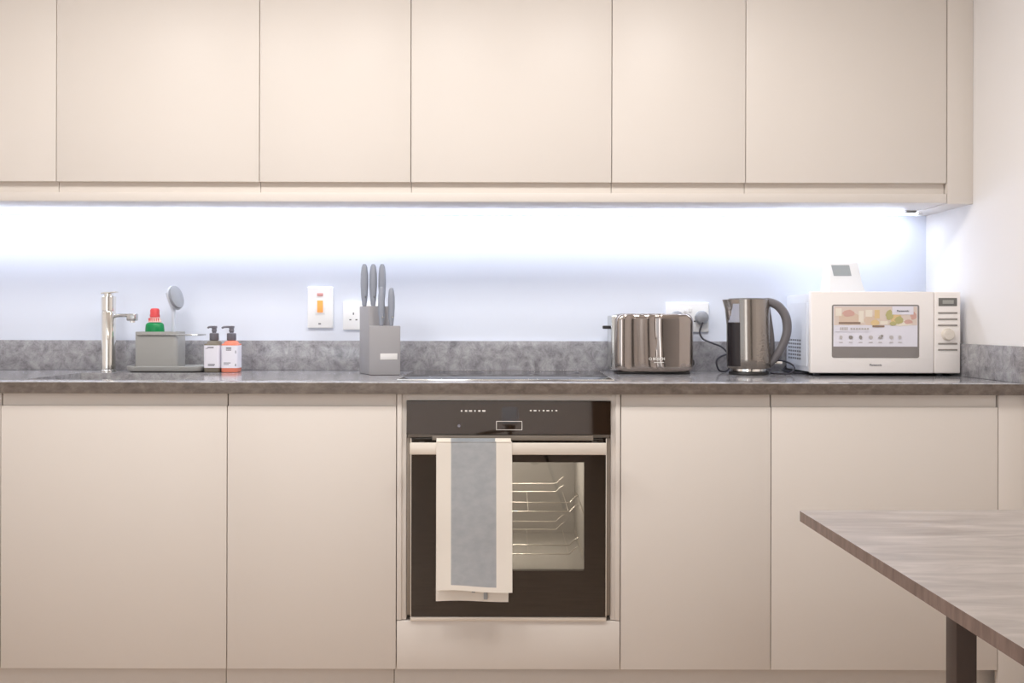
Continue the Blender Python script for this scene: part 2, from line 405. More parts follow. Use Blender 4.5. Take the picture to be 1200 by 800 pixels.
# under-cabinet strip light
LY = 3.165
t = thing('led_strip_light', 'slim white light strip fixed under the wall cabinets, washing the wall', 'light', (-.4, LY, UZ0))
obj('housing', box(nb(), -2.2, 1.44, LY-.011, LY+.011, UZ0-.0018, UZ0-.0003, .0004), M['white'], t, True)
obj('diffuser', box(nb(), -2.19, 1.43, LY-.010, LY+.010, UZ0-.0105, UZ0-.002, .003, 3), M['led'], t, True)
obj('end_cap', box(nb(), 1.4305, 1.446, LY-.013, LY+.013, UZ0-.013, UZ0-.0019, .001), M['white'], t, True)
obj('switch', box(nb(), 1.375, 1.41, LY-.05, LY-.03, UZ0-.008, UZ0-.0003, .002), M['grey_plastic'], t, True)

# ================================================================== OVEN
OX0, OX1 = -.3068, .2885
OF = 2.613                                          # door glass plane
t = oven = thing('built_in_oven', 'black glass built-in oven with a bar handle between beige cabinets', 'oven', ((OX0+OX1)/2, OF, .2515))
FZ0, FZ1 = .799, .8945
TILT = math.tan(math.radians(5.6))
def fascia_y(z): return OF - .008 + (z-FZ0)*TILT
prof = [(OF+.03,FZ0),(fascia_y(FZ0),FZ0),(fascia_y(FZ1),FZ1),(OF+.03,FZ1)]
obj('control_panel', prism(nb(), prof, 'x', OX0, OX1), M['fascia_glass'], t, True, 20)
def on_fascia(px, py): # point on the tilted panel
    z = PZ(px, py, 2.612); return PX(px, py, 2.612), z
RT = (PI/2 - math.radians(5.6), 0, 0)
def fmark(b, x0, x1, z0, z1):
    o = .0005
    q = [(x0,fascia_y(z0)-o,z0),(x1,fascia_y(z0)-o,z0),(x1,fascia_y(z1)-o,z1),(x0,fascia_y(z1)-o,z1)]
    b.faces.new([b.verts.new(p) for p in q])
b = nb()
for k in range(6):
    x, z = on_fascia(541+k*5.2, 481.3); w_ = .0022+.0012*(k%3)
    fmark(b, x-w_, x+w_, z-.0022, z+.0022)
for k in range(7):
    x, z = on_fascia(622+k*5.0, 481); w_ = .0016+.0012*((k+1)%3)
    fmark(b, x-w_, x+w_, z-.0018, z+.0018)
obj('printed_symbols', b, M['mark_white'], t, True)
x0, z1 = on_fascia(581.5, 493); x1, z0 = on_fascia(612, 503.5)
b = nb(); e_ = .0016
fmark(b, x0, x1, z1-e_, z1); fmark(b, x0, x1, z0, z0+e_); fmark(b, x0, x0+e_, z0, z1); fmark(b, x1-e_, x1, z0, z1)
obj('display_frame', b, M['mark_white'], t, True)
x, z = on_fascia(538, 498.5)
obj('sensor_dot', lathe(nb(), [(.0045,0),(.0045,.001),(0,.0012)], 20, mtx=Matrix.Translation((x, fascia_y(z)-.0003, z)) @ Matrix.Rotation(PI/2-math.radians(5.6), 4, 'X')), M['mark_grey'], t, True)
# slot and trims around the door
obj('vent_trim', box(nb(), OX0+.002, OX1-.002, OF+.004, OF+.03, .7875, .7985, .001), M['trim_dark'], t, True)
for x in (OX0, OX1-.0105): obj('side_trim', box(nb(), x, x+.0105, OF+.004, OF+.03, .268, .7870, .0015), M['trim_dark'], t, True)
obj('bottom_trim', box(nb(), OX0+.011, OX1-.011, OF+.002, OF+.03, .2515, .2635, .0015), M['handle'], t, True)
# door: printed black border with a see-through middle
DX0, DX1, DZ0, DZ1 = -.2945, .2765, .2655, .7865
GX0, GX1, GZ0, GZ1 = -.214, .2125, .399, .7165
d = nb()
for a in ((DX0,DX1,DZ0,GZ0),(DX0,DX1,GZ1,DZ1),(DX0,GX0,GZ0,GZ1),(GX1,DX1,GZ0,GZ1)):
    box(d, a[0], a[1], OF, OF+.02, a[2], a[3])
door = obj('door', d, M['black_glass'], t, True)
def child(name, bm, m, par):          # sub-part of a part of the oven
    bmesh.ops.translate(bm, vec=-oven.location, verts=bm.verts)
    return obj(name, bm, m, par)
child('window', box(nb(), GX0, GX1, OF, OF+.003, GZ0, GZ1), M['oven_glass'], door)
for x in (DX0-.001, DX1-.0015): child('edge_strip', box(nb(), x, x+.0025, OF-.0015, OF+.02, DZ0, DZ1, .0006), M['handle'], door)
HY = 2.566
b = nb(); box(b, -.2925, .272, HY-.005, HY+.007, .7455, .7795, .003)
for x in (-.275, .236): box(b, x, x+.018, HY+.0065, OF-.0005, .752, .773, .002)
child('handle', b, M['handle'], door)
child('top_trim', box(nb(), -.232, .238, OF-.006, OF-.0004, .7805, .7965, .001), M['trim_dark'], door)
# cavity
b = nb(); CY0, CY1 = OF+.0215, 3.10; cx0, cx1, cz0, cz1 = GX0-.012, GX1+.004, GZ0-.004, GZ1+.012
box(b, cx0-.01, cx1+.01, CY1, CY1+.01, cz0-.01, cz1+.01)
box(b, cx0-.01, cx0, CY0, CY1, cz0, cz1); box(b, cx1, cx1+.01, CY0, CY1, cz0, cz1)
box(b, cx0-.01, cx1+.01, CY0, CY1, cz0-.01, cz0); box(b, cx0-.01, cx1+.01, CY0, CY1, cz1, cz1+.01)
obj('cavity', b, M['enamel'], t, True)
obj('lamp_cover', lathe(nb(), [(.026,0),(.024,.006),(.012,.011),(0,.012)], 24, mtx=Matrix.Translation((.08, CY1-.002, .66)) @ Matrix.Rotation(PI/2, 4, 'X')), M['display_light'], t, True)
# wire shelves inside (lift-out, so things of their own)
for zz, lab in ((.5600, 'upper chromed wire shelf seen through the oven window beside the towel'), (.4335, 'lower chromed wire shelf seen through the oven window, near its bottom edge')):
    s = thing('wire_shelf', lab, 'oven shelf', ((cx0+cx1)/2, 2.83, zz), 0, 'wire shelves in the oven')
    r = .0015
    for dz in (0, .027):
        for y in (2.672, 2.99):
            e = .195 if y < 2.9 else .17
            b = tube(nb(), [(-.21,y,zz+dz+.016),(-.195,y,zz+dz),(e-.022,y,zz+dz),(e-.006,y,zz+dz+.016),(e+.004,y,zz+dz+.022)], r, 8, 0)
            obj('cross_wire', b, M['wire'], s, True)
    b = nb()
    for k in range(4): tube(b, [(-.19+k*.12,2.672,zz-.001),(-.19+k*.12,2.99,zz-.001)], .0008, 6, 0)
    obj('grid', b, M['wire'], s, True)
    for x in (cx0+.002, cx1-.004): obj('runner', box(nb(), x, x+.002, 2.67, 2.99, zz-.004, zz+.0, .0005), M['wire'], s, True)

# ================================================================== TEA TOWEL
# cloth path in (y,z): back hem -> up -> over the bar -> down to the front hem
hy0, hy1, hz0, hz1 = HY-.005, HY+.007, .7455, .7795
gap = .0022
path = [(hy1+gap+.001, .322), (hy1+gap+.0005, .45), (hy1+gap, .60), (hy1+gap, hz1-.002), (hy1+gap-.002, hz1+gap-.0002), (HY+.001, hz1+gap+.0012), (hy0-gap+.002, hz1+gap-.0002), (hy0-gap, hz1-.002), (hy0-gap, .70), (hy0-gap-.002, .58), (hy0-gap-.001, .46), (hy0-gap-.003, .358)]
PP = spline([(0,y,z) for y, z in path], 7)
tx0, tx1 = PX(510.5,600,2.56), PX(599,600,2.56)
cols = [0, .06, .13, .195, .2, .32, .44, .56, .68, .785, .79, .86, .93, 1.0]
tb = bmesh.new(); uv = []
N = len(PP)
rows = []
for i, p in enumerate(PP):
    s = i/(N-1); row = []
    front = s > .55
    for u in cols:
        wdt = (tx1-tx0)
        wob = .0016*math.sin(9*u+4*s) * (1 if front else .5) * min(1, abs(s-.5)*4)
        xw = tx0 + u*wdt*(1 - .035*max(0, 1-s/.45)) + .003*s + .004*(u-.5)*max(0, s-.55)
        dz = (-.004*u + .003*math.sin(6*u))*max(0, s-.8)*5 if front else (.002*math.sin(5*u))*(1-s/.2 if s < .2 else 0)
        row.append(tb.verts.new((xw, p.y + wob*(-1 if front else .4) - (.0012 if front else 0), p.z + dz)))
    rows.append(row)
back_grey = {6}
for i in range(N-1):
    s = (i+.5)/(N-1)
    for k in range(len(cols)-1):
        f = tb.faces.new((rows[i][k], rows[i][k+1], rows[i+1][k+1], rows[i+1][k]))
        mid = (cols[k]+cols[k+1])/2
        f.material_index = 1 if (s > .25 and .197 < mid < .788 and s < .99) else 0
tb.normal_update()
bmesh.ops.recalc_face_normals(tb, faces=tb.faces)
ext = bmesh.ops.solidify(tb, geom=list(tb.faces), thickness=.0016)
tw_t = thing('tea_towel', 'cream tea towel with a wide blue-grey stripe hanging over the oven handle', 'towel', ((tx0+tx1)/2, 2.56, .322))
obj('cloth', tb, [M['cream_cloth'], M['grey_cloth']], tw_t, True, 60)
b = nb()
for px0, px1, za, zb_ in ((553,557,686,693),(567,571.5,688,701)):
    b = nb(); box(b, PX(px0,690,2.58), PX(px1,690,2.58), HY+.0042, HY+.0062, PZ(560,zb_,2.58), PZ(560,za,2.58))
    obj('stripe_end', b, M['grey_cloth'], tw_t, True)

# ================================================================== TAP
td = 3.155
cx_ = PX(127.3,400,td); tz = TOP_Z
t = thing('mixer_tap', 'tall polished chrome mixer tap behind the sink with its spout swung right', 'tap', (cx_, td, tz))
r = .0238
obj('body', lathe(nb(), [(.0262,.0004),(.0262,.004),(r,.006),(r,.209),(r-.001,.211),(0,.211)], 36), M['chrome'], t)
obj('cartridge_ring', lathe(nb(), [(r-.001,.2112),(r-.001,.2135),(r+.0006,.214),(r+.0006,.262),(r-.001,.264),(0,.264)], 36), M['chrome'], t)
b = nb()
box(b, -.024, .030, -.012, .012, -.0025, .0025, .002, mtx=Matrix.Translation((0,0,.2765)) @ Matrix.Rotation(-.09,4,'Y'))
lathe(b, [(.016,.2642),(.016,.274),(0,.274)], 24)
obj('lever', b, M['chrome'], t)
b = nb()
tube(b, [(r-.002,0,.195),(.04,0,.197),(.072,-.004,.197)], .0062, 12, 6)
vbox(b, .068, .101, -.017, .011, .178, .203, .007, 4, .003)
obj('spout', b, M['steel'], t)
obj('aerator', lathe(nb(), [(.0085,.172),(.0085,.1778),(0,.1778)], 20, .086, -.003), M['chrome'], t)

# ================================================================== SINK CADDY and what stands in it
cd0 = 3.105; cy0, cy1 = cd0, 3.195
kx0, kx1 = PX(157,410,cd0), PX(207.5,410,cd0)
t = thing('sink_caddy', 'grey plastic sink caddy on an oval tray, holding the brush and red-capped bottle', 'caddy', ((kx0+kx1)/2, 3.15, TOP_Z))
tx0_, tx1_ = PX(152,430,3.13), PX(240,430,3.13)
cyt = 3.149; zt = TOP_Z+.0004
def tray_ring(o, z): return [(tx0_-o, tx1_+o, 3.079-o, 3.222+o, z)]
bm_ = bmesh.new(); rings = []
for o, z in ((-.016,0),(-.004,.004),(0,.012),(0,.0195),(-.002,.021),(-.005,.0195),(-.012,.010),(-.018,.007)):
    x0, x1, y0, y1 = tx0_-o*1, tx1_+o*1, 3.079-o, 3.222+o
    rad = .035+o; ring = []
    for (ax, ay, a0) in ((x1-rad,y1-rad,0),(x0+rad,y1-rad,PI/2),(x0+rad,y0+rad,PI),(x1-rad,y0+rad,1.5*PI)):
        for i in range(9):
            a = a0+PI/2*i/8; ring.append(bm_.verts.new((ax+rad*math.cos(a), ay+rad*math.sin(a), zt+z)))
    rings.append(ring)
for a, bb in zip(rings, rings[1:]):
    for i in range(36): bm_.faces.new((a[i],a[(i+1)%36],bb[(i+1)%36],bb[i]))
bm_.faces.new(rings[0][::-1]); bm_.faces.new(rings[-1])
obj('tray', bm_, M['caddy'], t, True)
ctop = PZ(180,388.6,cd0)
bm_ = bmesh.new(); rings = []
for o, z in ((-.002,.0075),(0,.010),(0,ctop-TOP_Z-.002),(-.001,ctop-TOP_Z),(-.003,ctop-TOP_Z),(-.004,ctop-TOP_Z-.002),(-.004,.012)):
    x0, x1, y0, y1 = kx0-o, kx1+o, cy0-o, cy1+o; rad = .014+o; ring = []
    for (ax, ay, a0) in ((x1-rad,y1-rad,0),(x0+rad,y1-rad,PI/2),(x0+rad,y0+rad,PI),(x1-rad,y0+rad,1.5*PI)):
        for i in range(7):
            a = a0+PI/2*i/6; ring.append(bm_.verts.new((ax+rad*math.cos(a), ay+rad*math.sin(a), TOP_Z+z)))
    rings.append(ring)
for a, bb in zip(rings, rings[1:]):
    for i in range(28): bm_.faces.new((a[i],a[(i+1)%28],bb[(i+1)%28],bb[i]))
bm_.faces.new(rings[0][::-1]); bm_.faces.new(rings[-1])
obj('container', bm_, M['caddy'], t, True)
rz_ = PZ(220,392.2,3.12)
rx1 = PX(233,392,3.12)
b = nb(); tube(b, [(kx0+.012,cy0-.0025,rz_),(kx1,cy0-.0025,rz_),(rx1-.01,cy0-.0025,rz_),(rx1,cy0+.008,rz_),(rx1,cy1-.02,rz_),(rx1-.008,cy1-.006,rz_),(kx1-.004,cy1-.006,rz_)], .0028, 8, 4)
obj('cloth_rail', b, M['steel'], t, True)
# green bottle with red cap
bd = 3.15; bx = PX(181.5,380,bd)
t = thing('washing_up_bottle', 'green washing-up bottle with a red cap standing in the grey caddy', 'bottle', (bx, bd, TOP_Z+.0125))
g0 = TOP_Z+.0125
zs = lambda py: PZ(181,py,bd)-g0
obj('bottle_body', lathe(nb(), [(.028,0),(.031,.004),(.0325,.03),(.0325,zs(386)),(.031,zs(380.5)),(.027,zs(378.5)),(.018,zs(377.5)),(0,zs(377.5))], 32, sy=.8), M['green'], t)
obj('neck', lathe(nb(), [(.0235,zs(377.4)),(.0205,zs(374)),(.0165,zs(371.8)),(0,zs(371.8))], 28, sy=.85), M['pink'], t)
obj('cap', lathe(nb(), [(.0165,zs(371.7)),(.017,zs(369)),(.0155,zs(368)),(.0158,zs(363.5)),(.0125,zs(361.5)),(.006,zs(361)),(0,zs(361))], 28), M['red'], t)
b = nb()
for k in range(-3, 4):
    a = -PI/2 + k*.3
    box(b, .0215*math.cos(a)-.0012, .0215*math.cos(a)+.0012, .0215*.85*math.sin(a)-.001, .0215*.85*math.sin(a)+.003, zs(376.5), zs(372.6))
obj('printed_stripes', b, M['red'], t)
# dish brush
sx_ = PX(203.5,385,3.165)
t = thing('dish_brush', 'grey round-headed dish brush standing upright in the grey caddy', 'brush', (sx_, 3.165, TOP_Z+.0125))
g0 = TOP_Z+.0125; zh = lambda py: PZ(204,py,3.165)-g0
dx = lambda px: PX(px,350,3.165)-sx_
b = nb(); tube(b, [(.004,.004,0.002),(0,0,.07),(dx(203.5),0,zh(385)),(dx(203.5),0,zh(366)),(dx(202),.001,zh(360)),(dx(199),.002,zh(352)),(dx(196),.004,zh(343))], lambda s: .0068 if s < .7 else .0068+.003*(s-.7), 10, 6)
obj('handle', b, mat('pale_grey_brush_plastic', (206,212,222), .4), t)
# head: oval pad facing right and towards the room, tilted
ax = Vector((.75,-.62,.24)).normalized(); upv = Vector((-.30,0,1)); upv = (upv-ax*upv.dot(ax)).normalized(); sd = upv.cross(ax)
mtx = Matrix.Translation((dx(205.6),-.004,zh(349))) @ Matrix((sd, upv, ax)).transposed().to_4x4()
obj('head', lathe(nb(), [(.0,-.0125),(.016,-.0125),(.0235,-.009),(.0255,-.004),(.024,-.001),(0,-.001)], 28, sy=1.75, mtx=mtx), mat('pale_grey_brush_head', (208,212,220), .45), t)
bristle_m = mat('grey_bristles', (164,168,176), .8); bump(bristle_m, 420, 1.0, .003)
br = obj('bristles', lathe(nb(), [(.0225,-.0009),(.0245,.010),(.0235,.016),(.016,.0185),(0,.019)], 28, sy=1.72, mtx=mtx), bristle_m, t)
br['kind'] = 'stuff'

# ================================================================== SOAP DISPENSERS
def soap(px, lab, liquid, dd, spout, accent):
    x = PX(px,420,dd)
    t = thing('soap_dispenser', lab, 'soap bottle', (x, dd, TOP_Z), 0, 'pump bottles beside the caddy')
    h = .0285
    bm_ = vbox(nb(), -h, h, -h, h, .0004, .0995, .010, 5, .003)
    lathe(bm_, [(.0265,.099),(.0245,.1045),(.019,.1085),(.0135,.1095),(.0125,.1105),(0,.1105)], 32)
    obj('bottle_body', bm_, liquid, t)
    label = obj('label', vbox(nb(), -h-.0006, h+.0006, -h-.0006, h+.0006, .0155, .0935, .0106, 5), M['label'], t)
    y0 = -h-.0009
    for (xa, xb, za, zb_) in accent: obj('label_print', box(nb(), xa, xb, y0, y0+.0006, za-.004, zb_-.004), M['mark_grey'], label)
    obj('collar', lathe(nb(), [(.0148,.1107),(.0158,.1125),(.0158,.134),(.0135,.136),(0,.136)], 24), M['pump_grey'], t)
    b = lathe(nb(), [(.0068,.1362),(.0068,.140),(.0088,.142),(.0078,.152),(.0100,.153),(.0100,.160),(0,.1615)], 20)
    tube(b, [(0,0,.1568),(-.012*spout,-.002,.1575),(-.024*spout,-.004,.156),(-.0275*spout,-.004,.1525)], .0036, 8, 4)
    obj('pump', b, M['pump_grey'], t)
soap(251, 'clear pump soap bottle with dark liquid and white label, beside the caddy tray', M['olive_liquid'], 3.125, .75, [(-.02,-.012,.086,.088),(-.013,.008,.088,.092),(-.012,.012,.030,.033),(-.012,.010,.026,.0285)])
soap(271.3, 'pump soap bottle with orange liquid and white label, right of its dark twin', M['orange_liquid'], 3.115, 1.15, [(-.010,.008,.088,.091),(-.010,.008,.084,.0865),(-.010,.008,.080,.0825),(-.018,.006,.036,.0385),(-.018,.0,.031,.033),(.022,.0245,.070,.080),(.0215,.0245,.026,.034)])

# ================================================================== SWITCH AND SOCKETS
WP = WALL_Y
x0, x1 = PX(361,360,WP), PX(391,360,WP); z0, z1 = PZ(376,384.5,WP), PZ(376,336,WP)
t = thing('cooker_switch', 'tall white cooker switch plate with orange rocker and red indicator on the wall', 'switch', ((x0+x1)/2, WP, z0))
obj('plate', box(nb(), x0, x1, WP-.012, WP-.0002, z0, z1, .004, 3), M['white'], t, True)
def wrect(b, px0, px1, py0, py1, y0, y1, bev=.0012):
    box(b, PX(px0,py0,WP), PX(px1,py0,WP), y0, y1, PZ((px0+px1)/2,py1,WP), PZ((px0+px1)/2,py0,WP), bev); return b
obj('rocker_surround', wrect(nb(), 370.5, 382, 350, 368, WP-.0145, WP-.0115), M['white'], t, True)
obj('rocker', wrect(nb(), 372.8, 379.5, 352, 366, WP-.0175, WP-.0147), M['orange_rocker'], t, True)
obj('indicator', wrect(nb(), 372.5, 379.5, 343.5, 347, WP-.0145, WP-.0122), M['red_neon'], t, True)
obj('screw_cap', wrect(nb(), 374, 377, 378.5, 380, WP-.0132, WP-.0122, .0004), M['mark_grey'], t, True)
def socket(px0, py0, py1, lab, wid):
    x0 = PX(px0,370,WP); x1 = x0+wid; z0, z1 = PZ(px0,py1,WP), PZ(px0,py0,WP); zc = (z0+z1)/2
    t = thing('wall_socket', lab, 'socket', ((x0+x1)/2, WP, z0), 0, 'double sockets on the back wall')
    obj('plate', box(nb(), x0, x1, WP-.010, WP-.0002, z0, z1, .003, 3), M['white'], t, True)
    for cx in (x0+wid*.26, x1-wid*.26):
        b = nb()
        box(b, cx-.002, cx+.002, WP-.0106, WP-.0101, zc+.004, zc+.012)
        for s in (-1,1): box(b, cx+s*.011-.0035, cx+s*.011+.0035, WP-.0106, WP-.0101, zc-.016, zc-.012)
        obj('pin_holes', b, M['dark_grey'], t, True)
    for cx in (x0+wid*.44, x1-wid*.44):
        obj('rocker', box(nb(), cx-.005, cx+.005, WP-.0135, WP-.0103, zc+.018, zc+.034, .001), M['white'], t, True)
    return x0, x1, zc
socket(402.5, 353.5, 386.5, 'white double socket on the wall, half hidden behind the knife block', .146)
sx0, sx1, szc = socket(780, 354.5, 389, 'white double socket on the wall behind the toaster, with plugs in it', .155)

# ================================================================== KNIFE BLOCK AND KNIVES
kd = 3.0
kx = PX(444,437,kd); RZ = math.radians(23)
RZ = math.radians(28)
t = block = thing('knife_block', 'grey two-tier knife block with a small pale badge, left of the hob', 'knife block', (kx, kd, TOP_Z), RZ)
hT, hF = .229, .163
obj('tall_section', box(nb(), -.036, .042, 0, .096, .0004, hT, .0025), M['block'], t)
fm = Matrix.Rotation(-RZ,4,'Z') @ Matrix.Translation((-.0235,-.058,0)) @ Matrix.Rotation(math.radians(9),4,'Z')
obj('front_section', box(nb(), 0, .102, 0, .050, .0004, hF, .003, mtx=fm), M['block'], t)
obj('badge', box(nb(), .036, .092, -.0012, -.0002, .051, .0715, .0004, mtx=fm), mat('pale_badge', (226,224,222), .4), t)
for px, py0, py1, wy, lab, base in (
  (427,309,357,kd+.045,'grey-handled knife, leftmost in the tall rear tier of the block',hT),
  (437.3,309,357,kd+.045,'grey-handled knife, middle one of three in the tall rear tier',hT),
  (447.8,309,357,kd+.045,'grey-handled knife, rightmost in the tall rear tier of the block',hT),
  (447,336,380,kd-.034,'short grey-handled knife, left one in the low front tier',hF),
  (458.6,337,380,kd-.032,'short grey-handled knife, right one in the low front tier',hF)):
    # keep the handle on the block top at its true depth, height from the photo
    top = PZ(px, py0, wy) - (TOP_Z+base)
    k = thing('kitchen_knife', lab, 'knife', (PX(px,py1,wy), wy, TOP_Z+base+.0003), RZ, 'knives in the block')
    L = top; rr = .0128 if base == hT else .0112
    obj('handle', lathe(nb(), [(.0,.001),(rr*.55,.001),(rr*.62,.006),(rr*.85,L*.25),(rr,L*.5),(rr*.96,L*.75),(rr*.75,L*.92),(rr*.45,L*.985),(0,L)], 20, sy=1.15), M['knife_handle'], k)
    obj('bolster', lathe(nb(), [(rr*.5,-.0),(rr*.5,.005),(0,.005)], 16, sy=1.3), M['dark_grey'], k)
    obj('end_rivet', lathe(nb(), [(.003,0),(.003,.0012),(0,.0014)], 12, mtx=Matrix.Translation((0,-rr*.98,L*.22)) @ Matrix.Rotation(PI/2,4,'X')), M['steel'], k)

# ================================================================== TOASTER
TD = 3.03
tl, trr = PX(721,430,TD), PX(814,430,TD)
tw_, th_, tdp = trr-tl, PZ(765,367.3,TD)-TOP_Z, .165
tcx = (tl+trr)/2
t = toaster = thing('toaster', 'glossy dark brown two-slice toaster with a central seam, left of the kettle', 'toaster', (tcx, TD+tdp/2, TOP_Z))
def toaster_body():
    bm_ = bmesh.new(); hx, hy = tw_/2, tdp/2; rad = .028
    def ring(z, o, ox):
        pts = []
        n1 = 48
        x0, x1 = -hx-ox+rad, hx+ox-rad
        y0 = -hy-o; R = rad
        # front left->right
        for i in range(n1+1):
            x = x0+(x1-x0)*i/n1; s = z/th_
            seam = .006 + .0025*math.cos(PI*s*1.2) + (.014*(1-s/.22)**2 if s < .22 else 0)
            e = min(1, (x-x0)/.02, (x1-x)/.02); e = max(0, e)
            if x > seam: y = -.0075*min(1, ((x-seam)/.016)**.5)*e
            else:
                q = (seam-x)/(seam-x0); y = -.003*math.sin(PI*min(1,q*2.2))*e if q < .45 else .0035*math.sin(PI*(q-.45)/.55)*e
            pts.append((x, y0+y))
        for cx, cy, a0 in ((x1,-hy-o+R,-PI/2),(x1,hy+o-R,0),(x0,hy+o-R,PI/2),(x0,-hy-o+R,PI)):
            for i in range(1, 8):
                a = a0+PI/2*i/8; pts.append((cx+R*math.cos(a), cy+R*math.sin(a)))
            a = a0+PI/2
            if a0 != PI: pts.append((cx+R*math.cos(a), cy+R*math.sin(a)))
        return [bm_.verts.new((x,y,z)) for x, y in pts]
    lv = [(.008,-.006,-.018),(.010,-.003,-.011),(.014,-.001,-.006),(.020,0,-.002),(.027,0,0)] + [(.027+(th_-.052)*i/12,0,0) for i in range(1,13)] + [(th_-.018,0,-.001),(th_-.010,-.001,-.005),(th_-.004,-.003,-.010),(th_-.001,-.007,-.016),(th_,-.012,-.022)]
    R_ = [ring(*q) for q in lv]; n = len(R_[0])
    for a, bb in zip(R_, R_[1:]):
        for i in range(n): bm_.faces.new((a[i],a[(i+1)%n],bb[(i+1)%n],bb[i]))
    bm_.faces.new(R_[0][::-1]); bm_.faces.new(R_[-1]); return bm_
obj('body', toaster_body(), M['toaster'], t, False, 40)
obj('base', box(nb(), -tw_/2+.012, tw_/2-.012, -tdp/2+.01, tdp/2-.01, .0004, .0078, .002), M['black'], t)
for y in (-.028, .028): obj('bread_slot', box(nb(), -tw_/2+.045, tw_/2-.045, y-.014, y+.014, th_-.0002, th_+.0006, .0002), M['black'], t)
obj('end_cap', vbox(nb(), -tw_/2-.012, -tw_/2+.02, -tdp/2+.022, tdp/2-.022, .012, th_-.006, .009, 5, .005), M['steel'], t)
b = box(nb(), -tw_/2-.038, -tw_/2-.012, -.045, -.022, th_*.745, th_*.80, .003)
obj('lever', b, M['black'], t)
obj('browning_dial', lathe(nb(), [(.011,0),(.011,.007),(.009,.009),(0,.009)], 20, mtx=Matrix.Translation((tw_/2-.0005,-.03,.038)) @ Matrix.Rotation(PI/2,4,'Y')), M['black'], t)
fy = -tdp/2-.0098
lx = PX(770,420.5,TD)-tcx; lz = PZ(770,420.3,TD)-TOP_Z
text('lettering', 'BOSCH', .0125, (lx+.0045, fy, lz), M['mark_white'], t, False, bold=.0004)
obj('emblem', lathe(nb(), [(.0032,0),(.0032,.0006),(.0050,.0006),(.0050,0),(.0032,0)], 20, mtx=Matrix.Translation((lx-.0235,fy+.0035,lz)) @ Matrix.Rotation(PI/2,4,'X'), cap=False), M['mark_white'], t)
obj('underline_print', box(nb(), lx-.012, lx+.021, fy, fy+.0006, lz-.013, lz-.0105), M['mark_white'], t)
# plug and cord of the toaster, behind it
def plug(x, z, name, par, r=.0235):
    b = lathe(nb(), [(r*.95,0),(r,.004),(r,.016),(r*.86,.026),(r*.5,.030),(0,.031)], 28, mtx=Matrix.Translation((x, WALL_Y-.0108, z)) @ Matrix.Rotation(PI/2,4,'X'))
    return obj(name, b, M['plug_grey'], par, True)
p1x, p1z = PX(792,374,WP), PZ(792,371.5,WP)
plug(p1x, p1z, 'plug', t, .0225)
b = tube(nb(), [(p1x,WALL_Y-.03,p1z-.02),(p1x,WALL_Y-.033,p1z-.06),(p1x-.02,WALL_Y-.035,TOP_Z+.03),(tcx,TD+tdp+.004,TOP_Z+.018),(tcx-.01,TD+tdp-.002,TOP_Z+.02)], .003, 8, 8)
obj('power_cord', b, M['cord'], t, True)

# ================================================================== KETTLE
KD = 3.05
kxc = PX(877.5,430,KD)
t = kettle = thing('electric_kettle', 'dark glossy jug kettle on its power base, between toaster and microwave', 'kettle', (kxc, KD, TOP_Z))
kz = lambda py: PZ(878,py,KD-.02)-TOP_Z
kt = kz(351)
zb0 = kz(431.5)
obj('power_base', lathe(nb(), [(.066,.0004),(.068,.003),(.066,.009),(.060,.0105),(0,.0105)], 40), M['black'], t)
obj('base_ring', lathe(nb(), [(.0585,.0108),(.0595,.012),(.0590,zb0-.001),(.0575,zb0),(0,zb0)], 44), M['chrome'], t)
def kettle_body():
    bm_ = bmesh.new(); rings = []; seg = 56
    lv = [(0,.0705),(.004,.0735),(.03,.0738),(.08,.0732),(.13,.0725),(.18,.0718),(.21,.0714)]
    H = kt-zb0
    lv = [(z/.21*H, r) for z, r in lv]
    for z, r in lv:
        s = z/H; ring = []
        for i in range(seg):
            a = 2*PI*i/seg; x, y = r*math.cos(a), r*.95*math.sin(a)
            x *= (1 if x > 0 else 1)
            if x < 0:    # spout grows out of the left side near the rim
                k = max(0, -math.cos(a))**10; x -= .016*k*max(0, s-.62)/.38*max(0, s-.62)/.38
            ring.append(bm_.verts.new((x - .0035*s, y, zb0+.0003+z)))
        rings.append(ring)
    inner = [bm_.verts.new((v.co.x*.95, v.co.y*.95, v.co.z)) for v in rings[-1]]
    rings.append(inner)
    for a, bb in zip(rings, rings[1:]):
        for i in range(seg): bm_.faces.new((a[i],a[(i+1)%seg],bb[(i+1)%seg],bb[i]))
    bm_.faces.new(rings[0][::-1]); bm_.faces.new(rings[-1])
    # dimpled band on the front right
    for f in bm_.faces:
        c = f.calc_center_median(); a = math.atan2(c.y, c.x)
        if -1.50 < a < -.62 and abs(f.normal.z) < .5 and .3 < (c.z-zb0)/H + .3: f.material_index = 1
    return bm_
bm_ = kettle_body(); bm_.normal_update()
obj('jug', bm_, [M['kettle'], M['kettle_dimple']], t)
obj('lid', lathe(nb(), [(.0655,kt+.0004),(.0645,kt+.004),(.04,kt+.0055),(0,kt+.006)], 40, -.004, 0, sy=.95), M['kettle_handle'], t)
